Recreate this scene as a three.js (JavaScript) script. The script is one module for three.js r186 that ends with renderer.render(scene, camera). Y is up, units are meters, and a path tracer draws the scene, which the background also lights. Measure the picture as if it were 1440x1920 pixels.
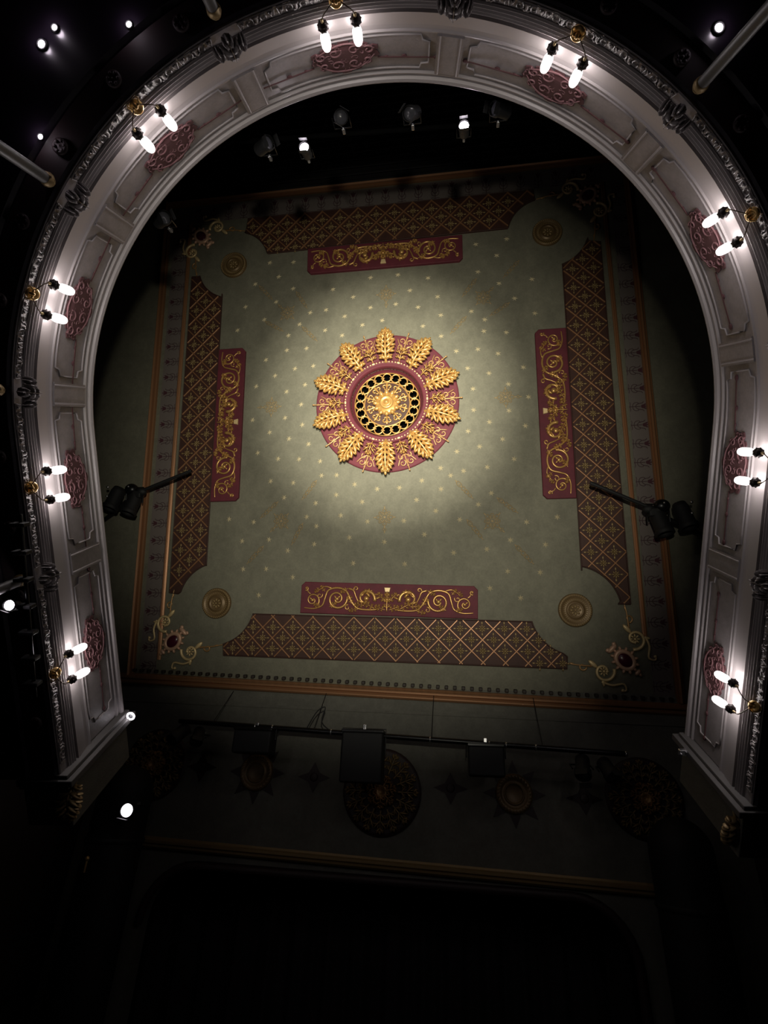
import * as THREE from 'three';
import { mergeGeometries } from 'three/addons/utils/BufferGeometryUtils.js';
import { RoundedBoxGeometry } from 'three/addons/geometries/RoundedBoxGeometry.js';

// ---------------------------------------------------------------- camera, exposure, renderer
const scene = new THREE.Scene();
scene.background = new THREE.Color(0x000000);
const camera = new THREE.PerspectiveCamera(87.66, 3 / 4, 0.05, 80);
camera.position.set(0, 1.7, 0);                                  // standing in the stalls, looking almost straight up
camera.quaternion.set(0.76321, 0.05244, 0.04456, 0.64248).normalize();
const renderer = new THREE.WebGLRenderer({ antialias: true });
renderer.toneMapping = THREE.LinearToneMapping;
renderer.toneMappingExposure = 1.0;
renderer.shadowMap.enabled = true;

// light levels
const BULB_CANDELA = 0.23;          // each filament bulb on the balcony front
const FOH_NARROW = 620, FOH_WIDE = 175;     // the two lanterns on the stalls floor
const BULB_COLOR = new THREE.Color(1.0, 0.92, 0.91);
const FOH_COLOR = new THREE.Color(1.0, 0.95, 0.78);

// ---------------------------------------------------------------- frames of the hall
const frame = (p, q, k = 1) => new THREE.Matrix4().compose(new THREE.Vector3(...p), new THREE.Quaternion(...q).normalize(), new THREE.Vector3(k, k, k));
const PANEL = frame([-1.157, 10.22, 3.095], [0.70711, 0, 0, 0.70711]);               // level painted ceiling: x across, y towards the back of the hall, z down out of it
const ARCH = frame([-0.464, 5.818, 1.396], [0.81676, 0.04051, 0.02918, 0.57482], 2 / 3);   // horseshoe balcony front: origin at the centre of its curve, z down towards the seats
const WALL = frame([-1.157, 10.22, -1.275], [0.58765, 0, 0, 0.80911]);               // sloping wall between the ceiling and the stage opening
const R = 3.771, DEPTH = 1.326, QUARTER = R * Math.PI / 2, S_LEFT = -9.66, S_RIGHT = 9.93;

// ---------------------------------------------------------------- helpers
let seed = 7;
const rnd = () => { seed = (seed * 1664525 + 1013904223) >>> 0; return seed / 4294967296; };
const V = (x, y, z = 0) => new THREE.Vector3(x, y, z);
const used = {};
const numbered = n => { const k = used[n] = (used[n] ?? -1) + 1; return k ? n + '_' + String(k).padStart(3, '0') : n; };
const shadows = o => { o.traverse(m => { if (m.isMesh) { m.castShadow = true; m.receiveShadow = true; } }); return o; };
function put(o, F, x = 0, y = 0, z = 0, turn = 0) {
  const m = F.clone().multiply(new THREE.Matrix4().makeTranslation(x, y, z)).multiply(new THREE.Matrix4().makeRotationZ(turn));
  m.decompose(o.position, o.quaternion, o.scale); return o;
}
function thing(name, label, category, group) {
  const g = new THREE.Group(); g.name = numbered(name); g.userData = { label, category };
  if (group) g.userData.group = group;
  scene.add(g); return g;
}
function part(name, geo, mat, parent, label) { const m = new THREE.Mesh(geo, mat); m.name = name; if (label) m.userData.label = label; parent.add(m); m.castShadow = m.receiveShadow = true; return m; }
function solo(name, geo, mat, label, category, group) {
  const m = new THREE.Mesh(geo, mat); m.name = numbered(name); m.userData = { label, category }; if (group) m.userData.group = group;
  m.castShadow = m.receiveShadow = true; scene.add(m); return m;
}
function struct(name, geo, mat, label) {
  const m = new THREE.Mesh(geo, mat); m.name = name; m.userData = { kind: 'structure', label, category: name.split('_')[0] };
  m.castShadow = m.receiveShadow = true; scene.add(m); return m;
}
function copyOf(o, label) { const c = o.clone(); c.name = numbered(o.name.replace(/_\d{3}$/, '')); c.userData = { ...o.userData }; if (label) c.userData.label = label; scene.add(c); return c; }
const clean = g => { const k = g.index ? g.toNonIndexed() : g; for (const a of Object.keys(k.attributes)) if (!['position', 'normal', 'uv'].includes(a)) k.deleteAttribute(a);
  if (!k.attributes.uv) k.setAttribute('uv', new THREE.BufferAttribute(new Float32Array(k.attributes.position.count * 2), 2)); return k; };
const merge = l => mergeGeometries(l.map(clean));
const at = (g, x, y, z, rz = 0, rx = 0, ry = 0, s = [1, 1, 1]) => g.clone().applyMatrix4(new THREE.Matrix4().compose(V(x, y, z), new THREE.Quaternion().setFromEuler(new THREE.Euler(rx, ry, rz, 'ZYX')), V(...s)));
const box = (w, h, d, x = 0, y = 0, z = 0) => new THREE.BoxGeometry(w, h, d).translate(x, y, z);
const rbox = (w, h, d, r, x = 0, y = 0, z = 0) => new RoundedBoxGeometry(w, h, d, 2, r).translate(x, y, z);
const SPH = new THREE.SphereGeometry(1, 8, 6), SPH2 = new THREE.SphereGeometry(1, 16, 12);
const lump = (x, y, z, a, b, c, rz = 0, fine) => at(fine ? SPH2 : SPH, x, y, z, rz, 0, 0, [a, b, c]);
// a tube through points with a radius at each end, optional swelling in the middle
function taper(pts, r0, r1, sides = 6, closed = false, mid = null) {
  const pos = [], idx = [], n = pts.length, up0 = V(0, 0, 1);
  for (let i = 0; i < n; i++) {
    const a = pts[Math.max(0, i - 1)], b = pts[Math.min(n - 1, i + 1)], t = b.clone().sub(a).normalize();
    let u = Math.abs(t.dot(up0)) > 0.95 ? V(0, 1, 0) : up0; const x = u.clone().cross(t).normalize(), y = t.clone().cross(x), f = i / (n - 1);
    const r = mid === null ? r0 + (r1 - r0) * f : (f < .5 ? r0 + (mid - r0) * f * 2 : mid + (r1 - mid) * (f - .5) * 2);
    for (let k = 0; k < sides; k++) { const q = k / sides * Math.PI * 2; const p = pts[i].clone().addScaledVector(x, r * Math.cos(q)).addScaledVector(y, r * Math.sin(q)); pos.push(p.x, p.y, p.z); }
  }
  for (let i = 0; i < n - 1; i++) for (let k = 0; k < sides; k++) { const a = i * sides + k, b = i * sides + (k + 1) % sides; idx.push(a, b, a + sides, b, b + sides, a + sides); }
  for (const [o, s] of [[0, 1], [(n - 1) * sides, -1]]) for (let k = 1; k < sides - 1; k++) s > 0 ? idx.push(o, o + k + 1, o + k) : idx.push(o, o + k, o + k + 1);
  const g = new THREE.BufferGeometry(); g.setAttribute('position', new THREE.Float32BufferAttribute(pos, 3)); g.setIndex(idx); g.computeVertexNormals(); return g;
}
const spiral = (cx, cy, r0, r1, a0, turn, z = .03, n = 26) => Array.from({ length: n }, (_, i) => { const f = i / (n - 1), a = a0 + turn * f, r = r0 + (r1 - r0) * f; return V(cx + r * Math.cos(a), cy + r * Math.sin(a), z); });
const smooth = (l, n = 20) => new THREE.CatmullRomCurve3(l.map(p => V(...p))).getPoints(n);
const bar = (a, b, r, sides = 8) => taper([V(...a), V(...b)], r, r, sides);
const lathe = (pts, n = 32) => new THREE.LatheGeometry(pts.map(p => new THREE.Vector2(...p)), n).rotateX(Math.PI / 2);   // radius, height along z
function extrude(poly, depth, z = 0, holes = [], bevel = 0) {
  const s = new THREE.Shape(poly.map(p => new THREE.Vector2(...p))); for (const h of holes) s.holes.push(new THREE.Path(h.map(p => new THREE.Vector2(...p))));
  const g = new THREE.ExtrudeGeometry(s, { depth, bevelEnabled: bevel > 0, bevelSize: bevel, bevelThickness: bevel, bevelSegments: 1, bevelOffset: -bevel, curveSegments: 6 }); return g.translate(0, 0, z);
}
const circlePts = (cx, cy, r, n = 48, a0 = 0, a1 = Math.PI * 2) => Array.from({ length: n }, (_, i) => { const a = a0 + (a1 - a0) * i / (a1 - a0 > 6.2 ? n : n - 1); return [cx + r * Math.cos(a), cy + r * Math.sin(a)]; });

// ---------------------------------------------------------------- textures and materials
function noiseTex(size, base, amp, cells, srgb = true) {       // layered value noise: paint mottling
  const d = new Uint8Array(size * size * 4), grids = cells.map(c => Float32Array.from({ length: c * c }, rnd));
  for (let y = 0; y < size; y++) for (let x = 0; x < size; x++) {
    let v = 0; cells.forEach((c, k) => {
      const fx = x / size * c, fy = y / size * c, i = Math.floor(fx), j = Math.floor(fy), u = fx - i, w = fy - j, g = grids[k], s = t => t * t * (3 - 2 * t);
      const q = (a, b) => g[(b % c) * c + a % c]; v += ((q(i, j) * (1 - s(u)) + q(i + 1, j) * s(u)) * (1 - s(w)) + (q(i, j + 1) * (1 - s(u)) + q(i + 1, j + 1) * s(u)) * s(w) - .5) / cells.length;
    });
    for (let k = 0; k < 3; k++) d[(y * size + x) * 4 + k] = Math.max(0, Math.min(255, base[k] * (1 + v * amp)));
    d[(y * size + x) * 4 + 3] = 255;
  }
  const t = new THREE.DataTexture(d, size, size); t.wrapS = t.wrapT = THREE.RepeatWrapping; t.magFilter = THREE.LinearFilter; t.minFilter = THREE.LinearMipmapLinearFilter; t.generateMipmaps = true; if (srgb) t.colorSpace = THREE.SRGBColorSpace; t.needsUpdate = true; return t;
}
const mottle = noiseTex(256, [235, 235, 235], .22, [6, 23, 90]);
const grit = noiseTex(256, [128, 128, 128], 1.2, [40, 110, 200], false);
mottle.repeat.set(.6, .6); grit.repeat.set(1.2, 1.2);
const lin = (r, g, b) => new THREE.Color().setRGB(r, g, b);
const std = (c, roughness, metalness = 0, extra = {}) => new THREE.MeshStandardMaterial({ color: c, roughness, metalness, ...extra });
const M = {
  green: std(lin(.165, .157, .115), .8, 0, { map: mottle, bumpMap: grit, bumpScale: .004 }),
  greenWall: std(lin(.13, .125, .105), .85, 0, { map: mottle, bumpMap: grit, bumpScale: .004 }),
  soffit: std(lin(.23, .208, .21), .52, 0, { map: mottle, bumpMap: grit, bumpScale: .0015 }),
  soffitTrim: std(lin(.26, .236, .236), .45),
  groove: std(lin(.05, .045, .06), .8),
  maroonPaint: std(lin(.075, .027, .03), .75),
  maroonRelief: std(lin(.15, .07, .075), .7),
  red: std(lin(.115, .013, .024), .75, 0, { map: mottle }),
  redDark: std(lin(.05, .016, .01), .7, 0, { map: mottle }),
  gold: std(lin(.52, .30, .095), .34, .5),
  paleGold: std(lin(.72, .54, .28), .42, .25),
  bronze: std(lin(.42, .24, .10), .42, .4),
  copper: std(lin(.34, .17, .085), .38, .45),
  tarnish: std(lin(.25, .17, .075), .5, .35),
  starGold: std(lin(.52, .45, .29), .5, .15),
  oldBronze: std(lin(.15, .095, .042), .45, .3),
  pinkGold: std(lin(.62, .38, .26), .45, .25),
  faded: std(lin(.22, .165, .085), .75),
  jewel: std(lin(.06, .008, .02), .25),
  black: std(lin(.004, .004, .005), .7),
  blackMetal: std(lin(.008, .008, .009), .3, .5),
  chrome: std(lin(.6, .6, .62), .2, .9),
  brass: std(lin(.75, .48, .18), .35, .6),
  holder: std(lin(.035, .025, .025), .4, .4),
  wire: std(lin(.12, .09, .07), .4, .6),
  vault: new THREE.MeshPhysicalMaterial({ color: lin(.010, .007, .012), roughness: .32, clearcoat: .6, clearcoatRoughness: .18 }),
  darkMaroon: std(lin(.022, .010, .011), .6),
  darkWood: std(lin(.02, .013, .010), .6),
  slat: std(lin(.006, .005, .006), .6),
  plasterDim: std(lin(.09, .085, .083), .7),
  columnPaint: std(lin(.05, .045, .042), .5),
  glassDark: std(lin(.03, .03, .035), .15),
  void: new THREE.MeshPhysicalMaterial({ color: lin(.002, .002, .002), roughness: 1, specularIntensity: 0 }),
  curtain: std(lin(.010, .007, .009), .9),
  bulb: std(lin(1, 1, 1), .3, 0, { emissive: lin(1, .95, .93), emissiveIntensity: 1.4 }),
  lens: std(lin(1, 1, 1), .3, 0, { emissive: lin(1, .92, 1), emissiveIntensity: 5 }),
};
// flat painted foliage border: maroon sprigs on mauve-grey
function sprigTexture() {
  const c = document.createElement('canvas'); c.width = 256; c.height = 256; const g = c.getContext('2d');
  g.fillStyle = '#6d6561'; g.fillRect(0, 0, 256, 256); g.strokeStyle = '#3a2227'; g.fillStyle = '#44202a'; g.lineCap = 'round';
  const sprig = (x, y) => {
    g.lineWidth = 9; g.beginPath(); g.moveTo(x, y + 118); g.lineTo(x, y - 20); g.stroke();
    for (const s of [-1, 1]) {
      g.lineWidth = 8; g.beginPath(); g.moveTo(x, y + 80); g.quadraticCurveTo(x + s * 55, y + 80, x + s * 58, y + 25); g.quadraticCurveTo(x + s * 56, y - 5, x + s * 34, y + 6); g.stroke();
      g.lineWidth = 9; g.beginPath(); g.moveTo(x, y + 40); g.quadraticCurveTo(x + s * 40, y + 30, x + s * 44, y - 30); g.quadraticCurveTo(x + s * 46, y - 60, x + s * 66, y - 66); g.stroke();
      g.lineWidth = 7; g.beginPath(); g.moveTo(x, y + 118); g.quadraticCurveTo(x + s * 30, y + 100, x + s * 62, y + 112); g.stroke();
    }
    g.beginPath(); g.ellipse(x, y - 60, 26, 30, 0, 0, 7); g.fill();
    for (const s of [-1, 1]) { g.beginPath(); g.ellipse(x + s * 24, y - 80, 10, 24, s * .5, 0, 7); g.fill(); }
    g.beginPath(); g.ellipse(x, y - 96, 9, 24, 0, 0, 7); g.fill();
  };
  sprig(128, 132); const t = new THREE.CanvasTexture(c); t.colorSpace = THREE.SRGBColorSpace; t.wrapS = t.wrapT = THREE.RepeatWrapping; return t;
}
const sprigs = sprigTexture();
M.sprig = std(lin(.85, .82, .82), .8, 0, { map: sprigs });

// planar uv in metres
function uvXY(g) { const p = g.attributes.position, u = new Float32Array(p.count * 2); for (let i = 0; i < p.count; i++) { u[i * 2] = p.getX(i); u[i * 2 + 1] = p.getY(i); } g.setAttribute('uv', new THREE.BufferAttribute(u, 2)); return g; }

// ---------------------------------------------------------------- sloping painted ceiling
{
  const hole = circlePts(.02, .27, .61, 64).reverse();
  const g = uvXY(extrude([[-5.5, -4.4], [5.4, -4.4], [5.4, 4.56], [-5.5, 4.56]], .24, -.24, [hole]));
  put(struct('ceiling', g, M.green, 'grey-green painted sloping ceiling panel above the stage wall'), PANEL);
}
// mouldings along the edges of the ceiling panel
let trimCount = 0;
function moulding(a, b, prof, mat, label, F = PANEL) {        // sweep a profile [offset, height] straight from a to b
  const A = V(...a), B = V(...b), len = A.distanceTo(B), ang = Math.atan2(B.y - A.y, B.x - A.x);
  const g = extrude(prof.map(([o, h]) => [h, o]), len, 0).applyMatrix4(new THREE.Matrix4().makeBasis(V(0, 0, 1), V(0, 1, 0), V(-1, 0, 0))).translate(len, 0, 0);
  g.computeVertexNormals();
  const m = struct('trim_' + (++trimCount), g, mat, label); put(m, F, A.x, A.y, A.z, ang); return m;
}
const rollProf = w => [[-w / 2, 0], [-w / 2, .05], [-w * .36, .075], [-w * .22, .05], [-w * .12, .1], [w * .08, .125], [w * .26, .1], [w * .3, .055], [w * .42, .06], [w * .5, .03], [w / 2, 0]];
const beadProf = w => [[-w / 2, 0], [-w / 2, .02], [-w * .2, .035], [0, .02], [w * .2, .035], [w / 2, .02], [w / 2, 0]];
moulding([-4.25, -4.3, 0], [-4.21, 4.52, 0], rollProf(.115), M.copper, 'gilt roll moulding down the left edge of the ceiling panel');
moulding([4.27, -4.48, 0], [4.16, 4.52, 0], rollProf(.115), M.copper, 'gilt roll moulding down the right edge of the ceiling panel');
moulding([4.2, 4.49, 0], [-4.2, 4.49, 0], rollProf(.10), M.copper, 'gilt roll moulding along the top edge of the ceiling panel');
moulding([-3.78, -4.0, 0], [-3.75, 4.05, 0], beadProf(.07), M.copper, 'thin double gilt bead inside the left foliage border');
moulding([3.86, -3.6, 0], [3.76, 4.05, 0], beadProf(.07), M.copper, 'thin double gilt bead inside the right foliage border');
{
  const p = [[-.13, 0], [-.13, .10], [-.10, .13], [-.08, .13], [-.055, .1], [-.035, .15], [-.01, .15], [.01, .1], [.03, .07], [.03, 0]];
  const a = V(-4.5, -4.235, 0), b = V(4.45, -4.525, 0);
  const c = moulding([a.x, a.y, 0], [b.x, b.y, 0], p, M.copper, 'brown-gilt cornice with a row of dentils below the ceiling panel');
  const dg = rbox(.055, .05, .07, .012), n = 66, len = a.distanceTo(b);
  for (let i = 0; i < n; i++) { const d = part('dentil', dg, M.darkWood, c); d.position.set((i + .5) / n * (len - .5) + .25, .075, .035); }
}
// painted foliage borders
function sprigBorder(x0, y0, x1, y1, wide, label, flip) {
  const len = Math.hypot(x1 - x0, y1 - y0), g = new THREE.BoxGeometry(len, wide, .008), uv = g.attributes.uv, p = g.attributes.position;
  const reps = Math.round(len / .3);
  for (let i = 0; i < p.count; i++) uv.setXY(i, (p.getX(i) / len + .5) * reps, flip ? .5 - p.getY(i) / wide : p.getY(i) / wide + .5);
  put(solo('foliage_border', g, M.sprig, label, 'border', 'painted foliage borders round the ceiling panel'), PANEL, (x0 + x1) / 2, (y0 + y1) / 2, .004, Math.atan2(y1 - y0, x1 - x0));
}
sprigBorder(-3.97, -4.25, -3.94, 4.1, .29, 'painted border of maroon sprigs on grey along the left gilt moulding');
sprigBorder(4.04, 4.1, 4.06, -4.42, .29, 'painted border of maroon sprigs on grey along the right gilt moulding');
sprigBorder(-3.75, 4.24, 3.75, 4.24, .34, 'painted border of maroon sprigs on grey under the top gilt moulding');

// ---------------------------------------------------------------- lattice bands
const inside = (poly, x, y) => { let c = false; for (let i = 0, j = poly.length - 1; i < poly.length; j = i++) { const [a, b] = poly[i], [d, e] = poly[j]; if (b > y !== e > y && x < (d - a) * (y - b) / (e - b) + a) c = !c; } return c; };
const FLOWER = merge([...Array.from({ length: 8 }, (_, i) => { const a = i * Math.PI / 4; return lump(.038 * Math.cos(a), .038 * Math.sin(a), .012, .026, .011, .012, a); }), lump(0, 0, .02, .018, .018, .016),
  ...Array.from({ length: 4 }, (_, i) => { const a = i * Math.PI / 2; return lump(.085 * Math.cos(a), .085 * Math.sin(a), .008, .026, .014, .008, a); })]);
const BAR = rbox(1, .02, .03, .006, 0, 0, .015);
const CORNERS = { tl: [-2.84, 3.106], tr: [2.803, 3.192], bl: [-2.823, -3.08], br: [2.892, -3.181] };
function latticeBand(poly, period, ox, oy, label) {
  const t = thing('lattice_band', label, 'lattice', 'gilt lattice bands framing the ceiling panel'); put(t, PANEL);
  part('backing', uvXY(extrude(poly, .03)), M.redDark, t, 'dark red-brown backing');
  part('edge_bead', taper([...poly, poly[0]].map(([x, y]) => V(x, y, .035)), .012, .012, 5), M.redDark, t);
  const minx = Math.min(...poly.map(p => p[0])), maxx = Math.max(...poly.map(p => p[0])), miny = Math.min(...poly.map(p => p[1])), maxy = Math.max(...poly.map(p => p[1]));
  for (const s of [1, -1]) {
    const c0 = ox - s * oy, k0 = Math.floor(((s > 0 ? minx - maxy : minx + miny) - c0) / period) - 1, k1 = Math.ceil(((s > 0 ? maxx - miny : maxx + maxy) - c0) / period) + 1;
    for (let k = k0; k <= k1; k++) {                      // line x - s*y = c
      const c = (k + .5) * period + ox - s * oy, hits = [];
      for (let i = 0, j = poly.length - 1; i < poly.length; j = i++) {
        const f0 = poly[j][0] - s * poly[j][1] - c, f1 = poly[i][0] - s * poly[i][1] - c;
        if (f0 > 0 !== f1 > 0) { const u = f0 / (f0 - f1); hits.push(poly[j][1] + (poly[i][1] - poly[j][1]) * u); }
      }
      hits.sort((a, b) => a - b);
      for (let i = 0; i + 1 < hits.length; i += 2) {
        const y0 = hits[i], y1 = hits[i + 1]; if (y1 - y0 < .05) continue;
        const b = part('lattice_bar', BAR, M.copper, t); b.scale.x = (y1 - y0) * Math.SQRT2 - .02; b.position.set(c + s * (y0 + y1) / 2, (y0 + y1) / 2, s > 0 ? .028 : .030); b.rotation.z = s * Math.PI / 4;
      }
    }
  }
  for (let i = Math.floor((minx - ox) / period * 2) - 1; i <= (maxx - ox) / period * 2 + 1; i++) for (let j = Math.floor((miny - oy) / period * 2) - 1; j <= (maxy - oy) / period * 2 + 1; j++) {
    if ((i + j) % 2) continue; const x = ox + i * period / 2, y = oy + j * period / 2;
    if ([[0, 0], [.06, 0], [-.06, 0], [0, .06], [0, -.06]].every(([a, b]) => inside(poly, x + a, y + b))) part('flower', FLOWER, M.tarnish, t).position.set(x, y, .03);
  }
  return t;
}
const notch = (c, r, a0, a1) => circlePts(c[0], c[1], r, 12, a0, a1);
const dg = Math.PI / 180, rr = .67;
{
  const bl = CORNERS.bl, br = CORNERS.br, tl = CORNERS.tl, tr = CORNERS.tr;
  latticeBand([[-2.647, -3.911], [2.727, -4.033], [2.734, -3.86], ...notch(br, rr, 257 * dg, 195 * dg).slice(1), [2.256, -3.354], [-2.182, -3.252], ...notch(bl, rr, -15 * dg, -76 * dg)], .333, 0, -3.63, 'long gilt diamond lattice band above the dentil cornice, with eight-petal flowers');
  latticeBand([[-2.6, 4.03], [-2.62, 3.8], ...notch(tl, rr, 73 * dg, 15 * dg), [-2.187, 3.273], [2.142, 3.333], ...notch(tr, rr, 167 * dg, 105 * dg), [2.62, 3.84], [2.6, 4.03]].reverse(), .333, 0, 3.68, 'shadowed diamond lattice band under the top moulding, next to the dark gallery');
  latticeBand([[-3.64, 2.92], [-3.66, -2.91], [-3.5, -2.92], ...notch(bl, rr, 170 * dg, 108 * dg).slice(1), [-3.038, -2.459], [-3.028, 2.527], ...notch(tl, rr, 253 * dg, 195 * dg), [-3.5, 2.92]], .34, -3.34, .02, 'upright diamond lattice band beside the left scroll panel, crossed by a lantern arm');
  latticeBand([[3.687, -3.089], [3.65, 2.92], [3.46, 2.95], ...notch(tr, rr, -15 * dg, -72 * dg), [3.017, 2.555], [3.019, -2.587], ...notch(br, rr, 78 * dg, 12 * dg), [3.513, -3.089]], .34, 3.34, -.1, 'upright diamond lattice band beside the right scroll panel, crossed by a lantern arm');
}

// ---------------------------------------------------------------- leaf and scroll geometry
function acanthus(len, wide, pairs, rise) {           // leaf along +x, root at 0
  const l = [taper(smooth([[0, 0, .03], [len * .35, 0, rise], [len * .75, 0, rise * .85], [len * .98, 0, rise * .6]], 10), .022 * len * 2, .012 * len, 6)];
  for (let i = 0; i < pairs; i++) {
    const f = (i + .6) / pairs, x = len * f * .88, half = wide * (.55 + .65 * Math.sin(Math.PI * Math.min(1, f * 1.05))) / 2, z = rise * (.45 + .6 * Math.sin(Math.PI * f * .8));
    for (const s of [-1, 1]) {
      const a = s * (1.05 - .45 * f);
      l.push(lump(x + half * .45 * Math.cos(a), s * half * .42, z, half * .55, len * .05, .022 + rise * .12, a));
      for (const [d, q, m] of [[-.55, .82, .30], [0, 1, .36], [.55, .86, .28]]) l.push(lump(x + half * q * Math.cos(a + d * .7 * s) * .78, half * q * Math.sin(a + d * .7 * s) * .86, z - .008, half * m, len * .030, .018 + rise * .1, a + d * s));
    }
  }
  l.push(lump(len * .95, 0, rise * .7, len * .09, len * .04, .025), lump(len * .9, len * .055, rise * .65, len * .06, len * .028, .02, .5), lump(len * .9, -len * .055, rise * .65, len * .06, len * .028, .02, -.5));
  return merge(l);
}
const LEAF = acanthus(.6, .31, 6, .14), SMALL_LEAF = acanthus(.24, .2, 3, .08), TINY_LEAF = acanthus(.15, .1, 3, .03);

// ---------------------------------------------------------------- rosette
{
  const t = thing('ceiling_rosette', 'great round gilt rosette with ten acanthus leaves on a dark red disc', 'rosette'); put(t, PANEL, .02, .27, 0);
  part('disc', lathe([[.61, -.02], [.61, .035], [1.18, .035], [1.205, .045], [1.22, .02], [1.22, 0]], 80), M.red, t, 'dark red disc');
  part('dish', lathe([[.61, -.02], [.605, -.13], [.56, -.15], [.56, -.3], [0, -.32]], 64), M.void, t, 'black void behind the grille');
  part('ring_moulding', lathe([[.735, .03], [.735, .07], [.72, .10], [.685, .105], [.665, .085], [.65, .10], [.63, .10], [.61, .07], [.61, -.02], [.595, -.04], [.585, -.08], [.56, -.10], [.56, -.14], [.61, -.14]], 80), M.red, t, 'dark red ring moulding');
  const beads = []; for (let i = 0; i < 80; i++) { const a = i / 80 * Math.PI * 2, big = i % 4 === 0; beads.push(lump(.693 * Math.cos(a), .693 * Math.sin(a), .105, big ? .018 : .013, big ? .03 : .014, .016, a)); }
  part('bead_ring', merge(beads), M.paleGold, t, 'string of pale gold beads');
  // pierced grille
  const g = part('grille', merge([lathe([[.565, -.075], [.565, -.05], [.555, -.045], [.548, -.075], [.565, -.075]], 64), lathe([[.40, -.075], [.40, -.05], [.385, -.045], [.37, -.075], [.4, -.075]], 48)]), M.gold, t, 'pierced gold grille');
  const loop = new THREE.TorusGeometry(.072, .0125, 5, 18);
  for (let i = 0; i < 20; i++) { const a = i / 20 * Math.PI * 2; part('grille_ring', loop, M.gold, g).position.set(.473 * Math.cos(a), .473 * Math.sin(a), -.06 + (i % 2) * .008);}
  const lily = merge([lump(0, 0, 0, .034, .012, .012), lump(.018, .018, 0, .02, .009, .01, .9), lump(.018, -.018, 0, .02, .009, .01, -.9)]);
  for (let i = 0; i < 20; i++) { const a = (i + .5) / 20 * Math.PI * 2; const m = part('grille_leaf', lily, M.gold, g); m.position.set(.45 * Math.cos(a), .45 * Math.sin(a), -.055); m.rotation.z = a; }
  part('centre_plate', lathe([[.385, -.07], [.38, -.055], [.2, -.04], [0, -.04]], 48), M.redDark, t);
  const sc = merge([taper(spiral(.30, .045, .04, .012, -1.6, 5.2, 0, 14), .014, .009), taper(spiral(.30, -.045, .04, .012, 1.6, -5.2, 0, 14), .014, .009), lump(.33, 0, .005, .05, .02, .02), taper([V(.17, 0, .01), V(.32, 0, .015)], .014, .012), lump(.25, .03, 0, .03, .014, .014, .7), lump(.25, -.03, 0, .03, .014, .014, -.7)]);
  for (let i = 0; i < 10; i++) { const m = part('centre_scroll', sc, M.gold, t); m.position.z = -.03; m.rotation.z = (i + .5) / 10 * Math.PI * 2; }
  const boss = part('boss', lathe([[.2, -.04], [.2, -.01], [.17, .02], [.12, .02], [.115, .05], [.09, .065], [.07, .045], [.05, .05], [.03, .075], [0, .085]], 32), M.gold, t);
  const petal = merge([lump(.19, 0, .015, .05, .036, .03), lump(.21, 0, .03, .02, .014, .015)]);
  for (let i = 0; i < 12; i++) part('petal', petal, M.gold, boss).rotation.z = i / 12 * Math.PI * 2;
  const anthemion = merge([taper([V(.98, 0, .05), V(1.29, 0, .07)], .016, .009), lump(1.3, 0, .07, .026, .014, .016), lump(1.22, 0, .07, .014, .022, .014),
    ...[-1, 1].flatMap(s => [taper(spiral(1.15, s * .075, .06, .014, s * -2.4, s * 6.4, .05, 20), .012, .008), taper(spiral(1.04, s * .07, .05, .014, s * 2.6, s * -5.6, .05, 18), .012, .008), taper(smooth([[1.0, 0, .05], [1.08, s * .1, .06], [1.17, s * .16, .05]], 8), .012, .008)])]);
  for (let i = 0; i < 10; i++) {
    const a = (i / 10 + .25) * Math.PI * 2, b = a + Math.PI / 10;
    const m = part('acanthus_leaf', LEAF, M.gold, t); m.position.set(.68 * Math.cos(a), .68 * Math.sin(a), .07); m.rotation.z = a;
    const q = part('small_leaf', SMALL_LEAF, M.gold, t); q.position.set(.73 * Math.cos(b), .73 * Math.sin(b), .05); q.rotation.z = b;
    const w = part('scroll_finial', anthemion, M.bronze, t); w.rotation.z = b; w.scale.set(.965, .965, 1);
  }
}

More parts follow.
